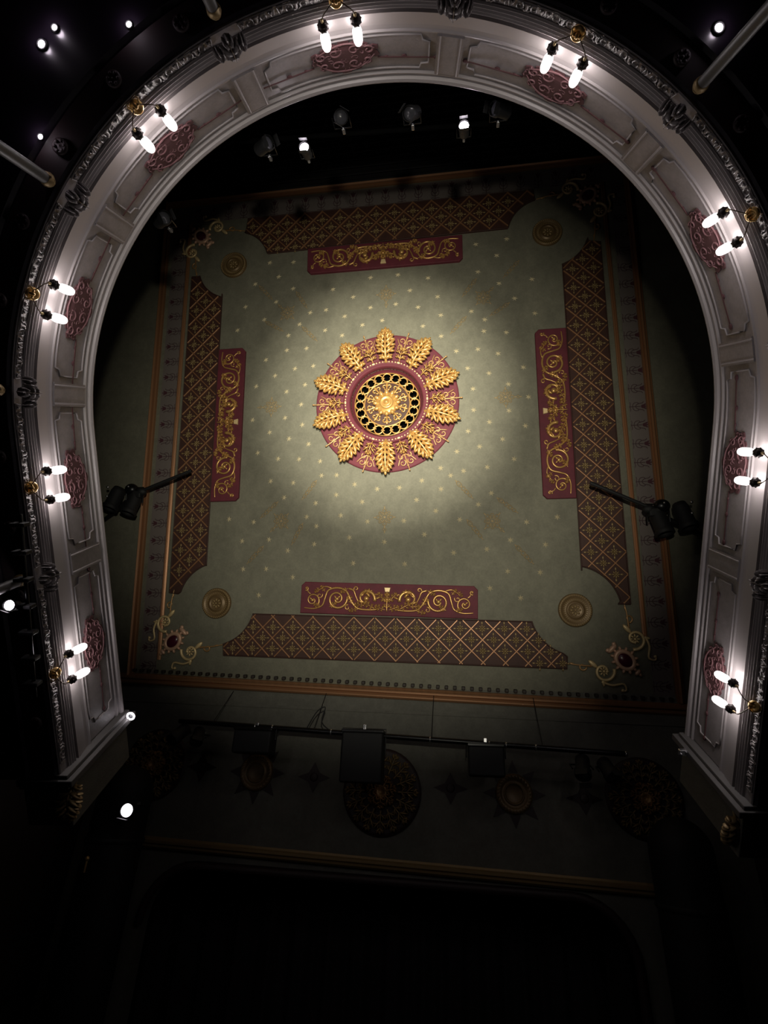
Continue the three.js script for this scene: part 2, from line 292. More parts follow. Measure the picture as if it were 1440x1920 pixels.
// ---------------------------------------------------------------- scroll panels
const scrollHalf = (() => {                     // right half: list of [name, geometry]
  const out = [];
  const T = (pts, a, b, m) => taper(pts, a, b, 6, false, m);
  out.push(['scroll', merge([T(spiral(.80, .23, .165, .03, 2.9, 9.6, .045, 40), .02, .014), lump(.80, .23, .06, .035, .03, .025), lump(.83, .26, .05, .03, .014, .016, .8), lump(.77, .26, .05, .03, .014, .016, 2.2)])]);
  out.push(['scroll', merge([T(spiral(1.2, .20, .115, .025, -2.4, -8.2, .04, 32), .014, .01), lump(1.2, .20, .055, .03, .024, .022), lump(1.23, .225, .045, .03, .012, .014, .7)])]);
  out.push(['scroll', merge([T(spiral(.34, .25, .15, .05, 3.4, -5.4, .05, 26), .03, .014), lump(.33, .25, .06, .045, .04, .03), lump(.3, .31, .06, .05, .02, .025, .9), lump(.4, .3, .055, .05, .018, .022, -.6), lump(.42, .2, .055, .05, .018, .022, .5)])]);
  out.push(['vine', T(smooth([[.12, .09, .04], [.3, .075, .045], [.48, .1, .045], [.58, .22, .05], [.66, .36, .045], [.8, .405, .04], [.95, .36, .045], [1.0, .22, .05], [1.04, .12, .045], [1.16, .07, .04], [1.33, .075, .035]], 48), .014, .01, .018)]);
  out.push(['vine', merge([T(smooth([[.62, .40, .04], [.54, .37, .05], [.5, .28, .05], [.46, .2, .05]], 12), .018, .008), T(smooth([[.9, .4, .04], [1.0, .42, .045], [1.08, .38, .04], [1.12, .34, .035]], 12), .012, .008)])]);
  out.push(['leaf', at(TINY_LEAF, .56, .16, .03, 1.2)]); out.push(['leaf', at(TINY_LEAF, .63, .4, .03, -.5, 0, 0, [.9, .9, 1])]); out.push(['leaf', at(TINY_LEAF, .46, .08, .03, -.2, 0, 0, [1, .8, 1])]);
  out.push(['leaf', at(TINY_LEAF, 1.06, .1, .03, .3, 0, 0, [.8, .8, 1])]); out.push(['leaf', at(TINY_LEAF, 1.1, .4, .03, -.9, 0, 0, [.7, .7, 1])]);
  out.push(['leaf', at(TINY_LEAF, .2, .1, .03, .5, 0, 0, [1.3, 1.2, 1.3])]); out.push(['leaf', at(TINY_LEAF, .24, .38, .03, -.3, 0, 0, [1.1, 1, 1.2])]); out.push(['leaf', at(TINY_LEAF, .36, .14, .03, .1, 0, 0, [1.1, 1, 1.2])]); out.push(['leaf', at(TINY_LEAF, .92, .1, .03, 2.6, 0, 0, [.9, .9, 1])]); out.push(['leaf', at(TINY_LEAF, 1.0, .34, .03, .9, 0, 0, [.8, .8, 1])]);
  out.push(['curl', T(spiral(1.09, .28, .05, .012, 2.6, 6.5, .035, 16), .011, .008)]); out.push(['curl', T(spiral(.63, .1, .045, .012, 1.8, -6.2, .035, 16), .012, .008)]); out.push(['curl', T(spiral(.17, .3, .05, .014, 3.4, 5.8, .04, 16), .014, .009)]); out.push(['curl', T(spiral(.5, .4, .04, .012, -.6, 6, .035, 14), .012, .008)]);
  out.push(['corner_curl', merge([T(spiral(1.31, .385, .035, .012, -1, -6, .03, 16), .011, .008), lump(1.31, .385, .04, .014, .014, .014), T(smooth([[1.24, .3, .035], [1.28, .33, .035], [1.29, .36, .03]], 6), .01, .008)])]);
  return out;
})();
const scrollCentre = [['crown', (() => { const g = extrude([[-.035, .36], [.035, .36], [.05, .43], [-.05, .43]], .03, .03, [], .006); return g; })(), 'paleGold'],
  ['acanthus', merge([at(TINY_LEAF, 0, .06, .035, Math.PI / 2, 0, 0, [2, 1.5, 1.3]), at(TINY_LEAF, .03, .08, .03, .35, 0, 0, [1.2, 1.1, 1.2]), at(TINY_LEAF, -.03, .08, .03, Math.PI - .35, 0, 0, [1.2, 1.1, 1.2]), at(TINY_LEAF, .03, .2, .03, .9, 0, 0, [1.3, 1, 1.2]), at(TINY_LEAF, -.03, .2, .03, Math.PI - .9, 0, 0, [1.3, 1, 1.2]), lump(0, .24, .06, .03, .03, .03)]), 'gold']];
const mirrorX = g => { const k = clean(g.clone()); k.scale(-1, 1, 1); const p = k.attributes.position, n = k.attributes.normal; for (let i = 0; i < p.count; i += 3) for (const a of [p, n]) { const q = [a.getX(i + 1), a.getY(i + 1), a.getZ(i + 1)]; a.setXYZ(i + 1, a.getX(i + 2), a.getY(i + 2), a.getZ(i + 2)); a.setXYZ(i + 2, ...q); } return k; };
const scrollOther = scrollHalf.map(([n, g]) => [n, mirrorX(g)]);
function scrollPanel(x, y, turn, half, label) {
  const t = thing('scroll_panel', label, 'relief', 'dark red scroll panels'); put(t, PANEL, x, y, 0, turn); const k = half / 1.4;
  part('backing', uvXY(extrude([[-half, -.01], [half, -.01], [half, .43], [half - .06, .49], [-half + .06, .49], [-half, .43]], .05, 0, [], .008)), M.red, t, 'dark red backing board with clipped corners');
  for (const [n, g] of [...scrollHalf, ...scrollOther]) { const m = part(n, g, M.gold, t); m.position.z = .035; m.scale.x = k; }
  for (const [n, g, mt] of scrollCentre) part(n, g, M[mt], t).position.z = .035;
  return t;
}
scrollPanel(-.03, 3.265, Math.PI, 1.39, 'dark red panel of gold scrollwork hanging below the top lattice band');
scrollPanel(.03, -3.265, -.03, 1.41, 'dark red panel of gold scrollwork standing on the lattice band above the cornice');
scrollPanel(-3.01, .03, -Math.PI / 2, 1.395, 'upright dark red panel of gold scrollwork beside the left lattice band');
scrollPanel(2.995, -.035, Math.PI / 2, 1.43, 'upright dark red panel of gold scrollwork beside the right lattice band');

// ---------------------------------------------------------------- corner medallions and cartouches
function medallion(c, label) {
  const t = thing('ceiling_medallion', label, 'medallion', 'round corner medallions'); put(t, PANEL, c[0], c[1], 0);
  part('dish', lathe([[.25, 0], [.25, .03], [.235, .05], [.2, .045], [.17, .02], [.13, .03], [.12, .05], [.10, .05], [.095, .03], [0, .03]], 40), M.oldBronze, t);
  part('rope_ring', merge(Array.from({ length: 44 }, (_, i) => { const a = i / 44 * Math.PI * 2; return lump(.225 * Math.cos(a), .225 * Math.sin(a), .045, .024, .010, .016, a + .8); })), M.tarnish, t);
  part('inner_rope', merge(Array.from({ length: 36 }, (_, i) => { const a = i / 36 * Math.PI * 2; return lump(.165 * Math.cos(a), .165 * Math.sin(a), .03, .026, .007, .012, a - .5); })), M.tarnish, t);
  const f = part('flower', merge([lump(0, 0, .045, .02, .02, .018)]), M.tarnish, t);
  const pg = lump(.055, 0, .035, .03, .017, .016); for (let i = 0; i < 8; i++) part('petal', pg, M.tarnish, f).rotation.z = i * Math.PI / 4;
}
medallion(CORNERS.bl, 'bronze rope-edged medallion above the jewelled corner by the left moulding');
medallion(CORNERS.br, 'bronze rope-edged medallion above the jewelled corner by the right moulding');
medallion(CORNERS.tl, 'dark bronze medallion in the shadowed upper left lobe of the ceiling panel');
medallion(CORNERS.tr, 'dark bronze medallion in the shadowed upper right lobe of the ceiling panel');
function cartouche(x, y, turn, label) {              // local +y points away from the panel centre
  const t = thing('corner_cartouche', label, 'cartouche', 'jewelled corner cartouches'); put(t, PANEL, x, y, 0, turn); t.scale.setScalar(1.1);
  const f = part('frame', merge([at(new THREE.TorusGeometry(.1, .03, 6, 24), 0, 0, .045, 0, 0, 0, [1, 1.25, 1]), ...Array.from({ length: 12 }, (_, i) => { const a = i / 12 * Math.PI * 2; return lump(.135 * Math.cos(a), .165 * Math.sin(a), .04, .034, .02, .026, a); }), lump(0, .22, .035, .05, .03, .025), lump(0, -.21, .035, .085, .035, .03), lump(.06, -.235, .03, .03, .026, .02), lump(-.06, -.235, .03, .03, .026, .02), lump(0, .26, .03, .02, .03, .02)]), M.pinkGold, t, 'pinkish gold scalloped frame');
  part('jewel', lump(0, 0, .045, .085, .11, .045, 0, true), M.jewel, f, 'dark red oval jewel');
  const side = s => [['scroll', merge([taper(spiral(s * .30, -.09, .14, .035, s > 0 ? 2.6 : .54, s * -7.0, .035, 30), .024, .014), lump(s * .33, -.25, .035, .075, .03, .025, s * -1.5), lump(s * .41, .0, .03, .06, .02, .02, s * .9)])],
    ['flower', merge([lump(s * .30, -.09, .045, .02, .02, .02), ...Array.from({ length: 8 }, (_, i) => { const a = i * Math.PI / 4; return lump(s * .30 + .045 * Math.cos(a), -.09 + .045 * Math.sin(a), .035, .024, .011, .014, a); })])],
    ['tail', merge([taper(smooth([[s * .42, -.02, .03], [s * .36, .1, .035], [s * .24, .2, .03], [s * .28, .27, .03], [s * .33, .23, .03]], 16), .018, .01), lump(s * .31, .24, .03, .022, .022, .02)])],
    ['chain', merge([taper(spiral(s * .45, -.32, .055, .015, s > 0 ? 2.2 : .9, s * -6, .025, 16), .013, .009), taper(smooth([[s * .36, -.24, .025], [s * .48, -.38, .03], [s * .58, -.52, .02]], 8), .013, .007), lump(s * .52, -.44, .02, .035, .015, .015, s * -1)])]];
  for (const s of [-1, 1]) for (const [n, g] of side(s)) part(n, g, n === 'chain' ? M.bronze : M.paleGold, t);
}
cartouche(-3.535, -3.70, 135 * dg, 'pink-gold corner cartouche with dark red jewel near the left end of the cornice');
cartouche(3.545, -3.90, -135 * dg, 'pink-gold corner cartouche with dark red jewel near the right end of the cornice');
cartouche(-3.5, 3.74, 45 * dg, 'corner cartouche hidden in shadow at the upper left of the ceiling panel');
cartouche(3.5, 3.8, -45 * dg, 'corner cartouche hidden in shadow at the upper right of the ceiling panel');

// ---------------------------------------------------------------- stars and painted motifs
{
  const pts = Array.from({ length: 12 }, (_, i) => { const a = i * Math.PI / 6, r = i % 2 ? .021 : .052; return V(r * Math.cos(a), r * Math.sin(a), i % 2 ? .006 : .002); });
  const pos = []; for (let i = 0; i < 12; i++) { const a = pts[i], b = pts[(i + 1) % 12]; pos.push(0, 0, .03, a.x, a.y, a.z, b.x, b.y, b.z, a.x, a.y, a.z, a.x, a.y, -.002, b.x, b.y, -.002, a.x, a.y, a.z, b.x, b.y, -.002, b.x, b.y, b.z); }
  const g = new THREE.BufferGeometry(); g.setAttribute('position', new THREE.Float32BufferAttribute(pos, 3)); g.computeVertexNormals();
  const STARS = [[-2.15,3.1],[-1.7,3.07],[-1.97,2.8],[-2.41,2.69],[-1.69,2.54],[-2.0,2.3],[-2.58,2.25],[-1.36,2.04],[-2.21,1.97],[-1.55,1.83],[-2.71,1.8],[-1.75,1.63],[-0.27,2.63],[0.22,2.64],[-0.95,2.46],[-0.58,2.28],[0.43,2.32],[0.18,2.08],[0.57,1.99],[-0.27,2.05],[-1.07,2.07],[-0.73,1.92],[-0.06,1.79],[-0.41,1.73],[0.65,1.63],[-1.08,1.68],[-0.77,1.56],[0.75,2.53],[1.59,3.1],[1.94,2.85],[1.61,2.57],[1.96,2.32],[0.91,2.16],[1.48,1.84],[0.96,1.81],[1.7,1.67],[2.21,2.02],[1.68,1.46],[2.05,1.41],[0.96,1.42],[2.51,2.35],[-1.77,1.35],[-1.41,1.36],[-2.15,1.19],[-1.61,0.99],[-1.28,1.02],[-1.97,0.88],[-2.31,0.7],[-1.75,0.57],[-1.42,0.68],[-1.48,0.32],[-2.35,0.08],[-1.76,0.09],[-1.45,-0.05],[-2.03,-0.16],[-1.68,-0.29],[-1.33,-0.4],[-2.23,-0.52],[1.21,1.13],[1.57,1.14],[1.9,1.04],[1.39,0.81],[1.74,0.7],[2.3,0.77],[1.47,0.44],[2.05,0.49],[1.47,0.07],[2.36,0.25],[2.04,0.03],[1.72,-0.15],[2.29,-0.24],[1.37,-0.29],[1.92,-0.45],[1.55,-0.56],[1.18,-0.63],[2.09,-0.79],[1.66,-0.91],[1.28,-0.96],[1.07,-1.03],[1.71,-1.34],[1.5,-1.52],[1.2,-1.76],[2.24,-1.82],[2.71,-1.75],[1.98,-2.1],[2.51,-2.18],[1.61,-2.24],[1.09,-2.29],[-1.86,-0.64],[-1.49,-0.66],[-1.12,-0.71],[-1.09,-0.96],[-1.98,-1.03],[-1.58,-1.07],[-1.73,-1.32],[-1.18,-1.43],[-2.69,-1.67],[-2.25,-1.73],[-1.33,-1.66],[-1.16,-1.82],[-2.44,-2.05],[-1.97,-2.03],[-1.19,-2.12],[-1.64,-2.22],[-2.4,-2.52],[-2.0,-2.52],[-0.83,-0.96],[-0.52,-1.13],[-0.14,-1.22],[0.23,-1.21],[0.6,-1.1],[0.91,-0.9],[0.91,-1.25],[-0.83,-1.3],[-0.39,-1.43],[0.51,-1.42],[-0.75,-1.65],[-0.3,-1.76],[0.3,-1.76],[0.82,-1.61],[-0.6,-2.02],[0.63,-1.99],[-0.02,-2.1],[-0.53,-2.44],[0.31,-2.46],[2.12,3.15],[2.53,1.72],[2.41,-2.61],[1.92,-2.59],[1.64,-2.85],[2.1,-3.0],[-1.54,-2.66],[-2.11,-2.95]];
  for (const [x, y] of STARS) put(solo('gilt_star', g, M.starGold, 'small gilt six-pointed star on the grey-green ceiling panel', 'star', 'gilt stars scattered on the ceiling panel'), PANEL, x, y, 0, rnd() * 1.05);
  const ring = (x, y, r, t = .008, sx = 1, sy = 1) => at(new THREE.TorusGeometry(r, t, 4, 12), x, y, .004, 0, 0, 0, [sx, sy, .6]);
  const loz = merge([ring(0, 0, .05), lump(0, 0, .006, .025, .025, .008), ...[0, 1, 2, 3].flatMap(i => { const a = i * Math.PI / 2, c = Math.cos(a), s = Math.sin(a), b = a + Math.PI / 4; return [ring(.105 * c, .105 * s, .03), lump(.16 * c, .16 * s, .004, .028, .012, .006, a), ring(.1 * Math.cos(b), .1 * Math.sin(b), .022), lump(.07 * Math.cos(b + .4), .07 * Math.sin(b + .4), .005, .03, .009, .006, b), lump(.07 * Math.cos(b - .4), .07 * Math.sin(b - .4), .005, .03, .009, .006, b)]; }), ring(0, .2, .022), lump(0, .24, .004, .012, .025, .005)]);
  const LOZ = [[0.011, 2.279, Math.PI, 'above the rosette'], [-2.012, 0.303, Math.PI / 2, 'beside the left scroll panel'], [1.994, 0.261, -Math.PI / 2, 'beside the right scroll panel'], [-0.016, -1.696, Math.PI, 'below the rosette'], [-1.78, 2.065, .785, 'on the upper left diagonal'], [1.687, 2.076, -.785, 'on the upper right diagonal'], [-1.768, -1.721, 2.356, 'on the lower left diagonal'], [1.71, -1.793, -2.356, 'on the lower right diagonal']];
  for (const [x, y, a, w] of LOZ) put(solo('filigree_motif', loz, M.faded, 'faded gold filigree lozenge ' + w + ' of the ceiling panel'.replace(/ of the ceiling panel/, /diagonal/.test(w) ? ' of the ceiling panel' : ''), 'motif', 'filigree lozenges round the rosette'), PANEL, x, y, 0, a);
  const CH = [[-2.303,2.614,-2.091,2.373],[-1.602,2.427,-1.437,2.162],[-2.194,1.931,-1.828,1.706],[-1.485,1.763,-1.225,1.489],[1.57,2.427,1.336,2.126],[2.272,2.675,2.067,2.453],[1.371,1.725,1.131,1.468],[2.101,1.933,1.792,1.732],[-1.185,-1.061,-1.409,-1.357],[-1.853,-1.409,-2.125,-1.659],[-1.388,-1.765,-1.579,-2.137],[-2.076,-2.157,-2.325,-2.421],[1.163,-1.134,1.411,-1.414],[1.814,-1.434,2.103,-1.665],[1.309,-1.759,1.567,-2.097],[2.065,-2.198,2.305,-2.467]];
  const chain = merge([ring(-.13, 0, .03, .007, 1.7, 1), ring(-.03, 0, .03), ring(.05, 0, .028), ring(.12, 0, .022, .007, 1.6, 1), lump(-.13, 0, .004, .02, .012, .006), lump(.01, .02, .004, .02, .008, .005, .6), lump(.01, -.02, .004, .02, .008, .005, -.6), lump(-.08, 0, .004, .02, .012, .005), lump(.18, 0, .004, .03, .008, .005), lump(-.2, 0, .004, .02, .012, .005)]);
  const q = ['upper left', 'upper right', 'lower left', 'lower right'];
  CH.forEach(([a, b, c, d], i) => put(solo('filigree_chain', chain, M.faded, 'faded gold filigree chain in the ' + q[i >> 2] + ' quarter of the ceiling panel', 'motif', 'filigree chains, ' + q[i >> 2] + ' quarter'), PANEL, (a + c) / 2, (b + d) / 2, 0, Math.atan2(d - b, c - a)));
}

// ---------------------------------------------------------------- the horseshoe balcony front
function archPoint(s, w, e) {                          // s along the arch from its crown, w depth towards the seats, e height off the soffit
  const r = R - e; if (Math.abs(s) <= QUARTER) { const a = s / R; return V(r * Math.sin(a), r * Math.cos(a), w); }
  return V(Math.sign(s) * r, -(Math.abs(s) - QUARTER), w);
}
function sweepArch(sec, s0, s1, step = .12, closed = false) {   // sec: [w, e] list; every facet has its own vertices
  const n = Math.max(2, Math.ceil((s1 - s0) / step)), pos = [], uv = [], idx = [], L = closed ? [...sec, sec[0]] : sec; let run = 0;
  for (let k = 0; k < L.length - 1; k++) {
    const b = pos.length / 3, d = Math.hypot(L[k + 1][0] - L[k][0], L[k + 1][1] - L[k][1]);
    for (let i = 0; i <= n; i++) { const s = s0 + (s1 - s0) * i / n; for (const [q, r] of [[L[k], run], [L[k + 1], run + d]]) { const p = archPoint(s, ...q); pos.push(p.x, p.y, p.z); uv.push(s, r); } }
    for (let i = 0; i < n; i++) { const a = b + i * 2; idx.push(a, a + 1, a + 2, a + 1, a + 3, a + 2); } run += d;
  }
  if (closed) for (const s of [s0, s1]) { const b = pos.length / 3; for (const q of sec) { const p = archPoint(s, ...q); pos.push(p.x, p.y, p.z); uv.push(q[0], q[1]); } const tri = THREE.ShapeUtils.triangulateShape(sec.map(q => new THREE.Vector2(...q)), []); for (const [x, y, z] of tri) s === s0 ? idx.push(b + x, b + y, b + z) : idx.push(b + x, b + z, b + y); }
  const g = new THREE.BufferGeometry(); g.setAttribute('position', new THREE.Float32BufferAttribute(pos, 3)); g.setAttribute('uv', new THREE.Float32BufferAttribute(uv, 2)); g.setIndex(idx); g.computeVertexNormals(); return g;
}
const bend = (g, s0, w0, e0 = 0) => { const k = g.clone(), p = k.attributes.position; for (let i = 0; i < p.count; i++) { const q = archPoint(s0 + p.getX(i), w0 + p.getY(i), e0 + p.getZ(i)); p.setXYZ(i, q.x, q.y, q.z); } k.computeVertexNormals(); return k; };
const LAMPS = [-8.48, -6.44, -4.52, -2.52, -.49, 1.67, 3.92, 6.33, 8.82];
const JOINTS = [S_LEFT, -7.4, -5.48, -3.53, -1.51, .56, 2.79, 5.13, 7.5, S_RIGHT];
const arch = thing('horseshoe_balcony', 'grey plaster horseshoe balcony front with stepped mouldings, maroon ornaments and relief frieze', 'balcony'); put(arch, ARCH);
part('balcony_body', sweepArch([[0, -.03], [0, -.55], [DEPTH - .02, -.55], [DEPTH - .02, -.06], [1.1, -.05]], S_LEFT, S_RIGHT, .16, true), M.plasterDim, arch);
for (let i = 0; i < 9; i++) part('soffit_panel', sweepArch([[.09, -.02], [.75, -.02]], JOINTS[i] + .01, JOINTS[i + 1] - .01), M.soffit, arch);
part('lip_moulding', sweepArch([[0, -.04], [0, .02], [.03, .032], [.06, .02], [.07, -.008], [.1, -.014], [.115, .002], [.13, .002], [.145, -.02]], S_LEFT, S_RIGHT), M.soffitTrim, arch);
part('step_moulding', sweepArch([[.73, -.02], [.735, -.004], [.76, .004], [.775, -.010], [.84, -.012], [.85, 0], [.90, .002], [.91, .010], [.965, .012], [.975, .020], [1.03, .022], [1.035, -.02]], S_LEFT, S_RIGHT), M.soffitTrim, arch);
part('groove', sweepArch([[1.03, .01], [1.032, -.035], [1.066, -.035], [1.068, .01]], S_LEFT, S_RIGHT), M.groove, arch, 'dark groove');
part('ridge_moulding', sweepArch([[1.066, -.02], [1.068, .014], [1.083, .022], [1.096, .008], [1.106, .008], [1.116, .018], [1.13, .004], [1.145, .006], [1.155, .016], [1.17, .002], [1.18, .004], [1.19, -.01]], S_LEFT, S_RIGHT), M.soffitTrim, arch);
{
  // relief frieze: one strip per bay, with scrollwork standing on it
  const motif = []; 
  for (const s of [-1, 1]) { motif.push(taper(spiral(s * .07, 0, .045, .012, 1.2, s * 6.5, .006, 14), .008, .005, 4), taper(smooth([[s * .115, .03, .006], [s * .15, -.03, .008], [s * .17, .04, .006]], 6), .008, .005, 4), lump(s * .135, .01, .006, .022, .012, .01, s * .8)); }
  motif.push(taper([V(-.17, -.058, .004), V(.17, -.058, .004)], .006, .006, 4), taper([V(-.17, .055, .004), V(.17, .055, .004)], .006, .006, 4), lump(0, 0, .006, .016, .04, .012), lump(0, .03, .006, .03, .012, .01), lump(.02, -.03, .006, .02, .01, .01, .6), lump(-.02, -.03, .006, .02, .01, .01, -.6));
  const mg = merge(motif);
  for (let i = 0; i < 9; i++) {
    const a = JOINTS[i] + .12, b = JOINTS[i + 1] - .12, n = Math.round((b - a) / .34), l = [sweepArch([[1.185, .0], [1.19, -.014], [DEPTH - .012, -.01], [DEPTH, -.02], [DEPTH, -.5]], JOINTS[i], JOINTS[i + 1])];
    for (let k = 0; k < n; k++) l.push(bend(mg, a + (k + .5) * (b - a) / n, 1.255, -.010));
    part('frieze', merge(l), M.soffit, arch, 'relief frieze of scrolls');
  }
  // thin raised frames with notched corners, one per bay
  for (let i = 0; i < 9; i++) {
    const a = JOINTS[i] + .2, b = JOINTS[i + 1] - .2, w0 = .2, w1 = .69, c = .09, P = [[a + c, w0], [b - c, w0], [b - c * .8, w0 + c * .8], [b, w0 + c], [b, w1 - c], [b - c * .8, w1 - c * .8], [b - c, w1], [a + c, w1], [a + c * .8, w1 - c * .8], [a, w1 - c], [a, w0 + c], [a + c * .8, w0 + c * .8], [a + c, w0]], pts = [];
    for (let k = 0; k < P.length - 1; k++) { const n = Math.max(1, Math.ceil(Math.hypot(P[k + 1][0] - P[k][0], P[k + 1][1] - P[k][1]) / .12)); for (let j = 0; j < n; j++) pts.push(archPoint(P[k][0] + (P[k + 1][0] - P[k][0]) * j / n, P[k][1] + (P[k + 1][1] - P[k][1]) * j / n, -.015)); }
    pts.push(pts[0]); part('panel_frame', taper(pts, .011, .011, 5), M.soffitTrim, arch);
  }
  // flat ribs and leaf ornaments at the joints
  const leafOrn = merge([at(TINY_LEAF, 0, -.12, .02, Math.PI / 2, 0, 0, [1.9, 1.6, 2]), at(TINY_LEAF, .02, -.02, .02, .7, 0, 0, [1.1, 1.1, 2]), at(TINY_LEAF, -.02, -.02, .02, Math.PI - .7, 0, 0, [1.1, 1.1, 2]), lump(0, .1, .04, .05, .06, .05), lump(0, -.1, .03, .03, .05, .035)]);
  for (let i = 1; i < 9; i++) {
    const r = part('bay_rib', sweepArch([[.15, -.025], [.15, .008], [.72, .008], [.72, -.025]], JOINTS[i] - .13, JOINTS[i] + .13, .13), M.soffit, arch);
    part('rib_bead', taper([V(0, 0, 0), V(0, 0, 0)].map((_, k) => archPoint(JOINTS[i] - .1, k ? .72 : .15, .008)), .01, .01, 5), M.soffitTrim, r);
    part('rib_bead', taper([0, 1].map(k => archPoint(JOINTS[i] + .1, k ? .72 : .15, .008)), .01, .01, 5), M.soffitTrim, r);
    part('leaf_ornament', bend(leafOrn, JOINTS[i], 1.2, .03), M.soffitTrim, arch, 'plaster acanthus ornament');
  }
  // maroon painted ornaments behind each lamp
  const half = [[0, .235], [.05, .225], [.06, .18], [.11, .21], [.15, .19], [.15, .15], [.2, .17], [.24, .15], [.235, .11], [.29, .13], [.335, .11], [.34, .07], [.30, .05], [.33, .03], [.35, -.02], [.32, -.05], [.27, -.04], [.25, -.08], [.27, -.12], [.23, -.15], [.18, -.13], [.15, -.16], [.16, -.2], [.11, -.215], [.06, -.19], [.05, -.235], [0, -.25]];
  const outline = [...half, ...half.slice(1, -1).reverse().map(([x, y]) => [-x, y])].reverse();
  const curls = merge([-1, 1].flatMap(s => [taper(spiral(s * .1, .1, .07, .014, .4, s * 7, .018, 18), .009, .007, 5), taper(spiral(s * .24, .08, .06, .014, 2.2, s * -6.6, .018, 16), .009, .007, 5), taper(spiral(s * .09, -.09, .07, .014, -.4, s * -7, .018, 18), .009, .007, 5), taper(spiral(s * .22, -.07, .05, .014, -2, s * 6, .018, 16), .009, .007, 5), taper(smooth([[0, .2, .015], [s * .08, .19, .018], [s * .16, .16, .018], [s * .3, .09, .015]], 10), .009, .006, 5), taper(smooth([[0, -.2, .015], [s * .1, -.18, .018], [s * .2, -.12, .018], [s * .3, 0, .015]], 10), .009, .006, 5)]));
  const more = []; for (let i = 0; i < 46; i++) { const x = (rnd() - .5) * .62, y = (rnd() - .5) * .42; if (inside(outline, x * 1.08, y * 1.1)) more.push(taper(spiral(x, y, .02 + rnd() * .025, .006, rnd() * 6, (rnd() > .5 ? 1 : -1) * 5, .014, 10), .006, .004, 4)); }
  const curlField = merge([curls, ...more]);
  for (const s of LAMPS) {
    const o = part('painted_ornament', bend(extrude(outline, .012, 0), s, .45, -.018), M.maroonPaint, arch, 'maroon scrolled ornament');
    part('curls', bend(curlField, s, .45, -.018), M.maroonRelief, o);
    for (const d of [-1, 1]) part('arrow', bend(merge([extrude([[d * .33, -.008], [d * .95, -.005], [d * .95, .005], [d * .33, .008]].sort((p, q) => 0), .008, 0), lump(d * .6, 0, .006, .03, .025, .012), lump(d * .93, 0, .006, .035, .028, .012), lump(d * .42, 0, .006, .02, .016, .01)]), s, .38, -.018), M.maroonPaint, o);
  }
}
// springing blocks under both legs
for (const [sgn, s, label] of [[-1, S_LEFT, 'left'], [1, S_RIGHT, 'right']]) {
  const y = -(Math.abs(s) - QUARTER), t = thing('balcony_end_post', 'grey moulded post ending the ' + label + ' arm of the horseshoe balcony', 'post', 'end posts of the balcony'); put(t, ARCH);
  const e = h => sgn * (R - h), mk = (h0, h1, ya, yb, w0, w1) => rbox(Math.abs(e(h0) - e(h1)), Math.abs(ya - yb), w1 - w0, .012, (e(h0) + e(h1)) / 2, y + (ya + yb) / 2, (w0 + w1) / 2);
  part('upper_fillet', mk(-.5, .08, -.05, 0, -.03, DEPTH + .02), M.plasterDim, t);
  part('roll', mk(-.5, .14, -.13, -.05, -.08, DEPTH + .05), M.plasterDim, t);
  part('lower_fillet', mk(-.5, .07, -.19, -.13, -.04, DEPTH + .01), M.plasterDim, t);
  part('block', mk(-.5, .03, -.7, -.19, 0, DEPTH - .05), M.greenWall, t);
  part('leaf_corbel', at(LEAF, e(.05), y - .2, DEPTH - .2, -Math.PI / 2, 0, sgn * .3, [.7, .9, 1.2]), M.tarnish, t, 'dim gilt leaf corbel');
}

// ---------------------------------------------------------------- twin lamps on the arch
const bulbGeo = new THREE.LatheGeometry([[0, 0], [.024, .0], [.03, .02], [.044, .06], [.046, .11], [.044, .16], [.034, .19], [.018, .207], [0, .212]].map(p => new THREE.Vector2(...p)), 20);
const ballGeo = merge([new THREE.SphereGeometry(.05, 18, 12), ...Array.from({ length: 26 }, (_, i) => { const y = 1 - (i + .5) / 13, r = Math.sqrt(Math.max(0, 1 - y * y)), a = i * 2.4; return lump(.047 * r * Math.cos(a), .047 * y, .047 * r * Math.sin(a), .009, .009, .009); })]);
const roseGeo = merge([lathe([[.062, 0], [.062, .012], [.05, .026], [.03, .024], [.022, .012], [.012, .02], [0, .022]], 24)]);
const WHERE = ['nearest the left end post of the balcony', 'second from the left end post of the balcony', 'third from the left end post of the balcony', 'fourth from the left end post of the balcony', 'fifth from either end post', 'fourth from the right end post of the balcony', 'third from the right end post of the balcony', 'second from the right end post of the balcony', 'nearest the right end post of the balcony'];
const HEIGHT = [.14, .14, .13, .11, .15, .18, .23, .27, .28];
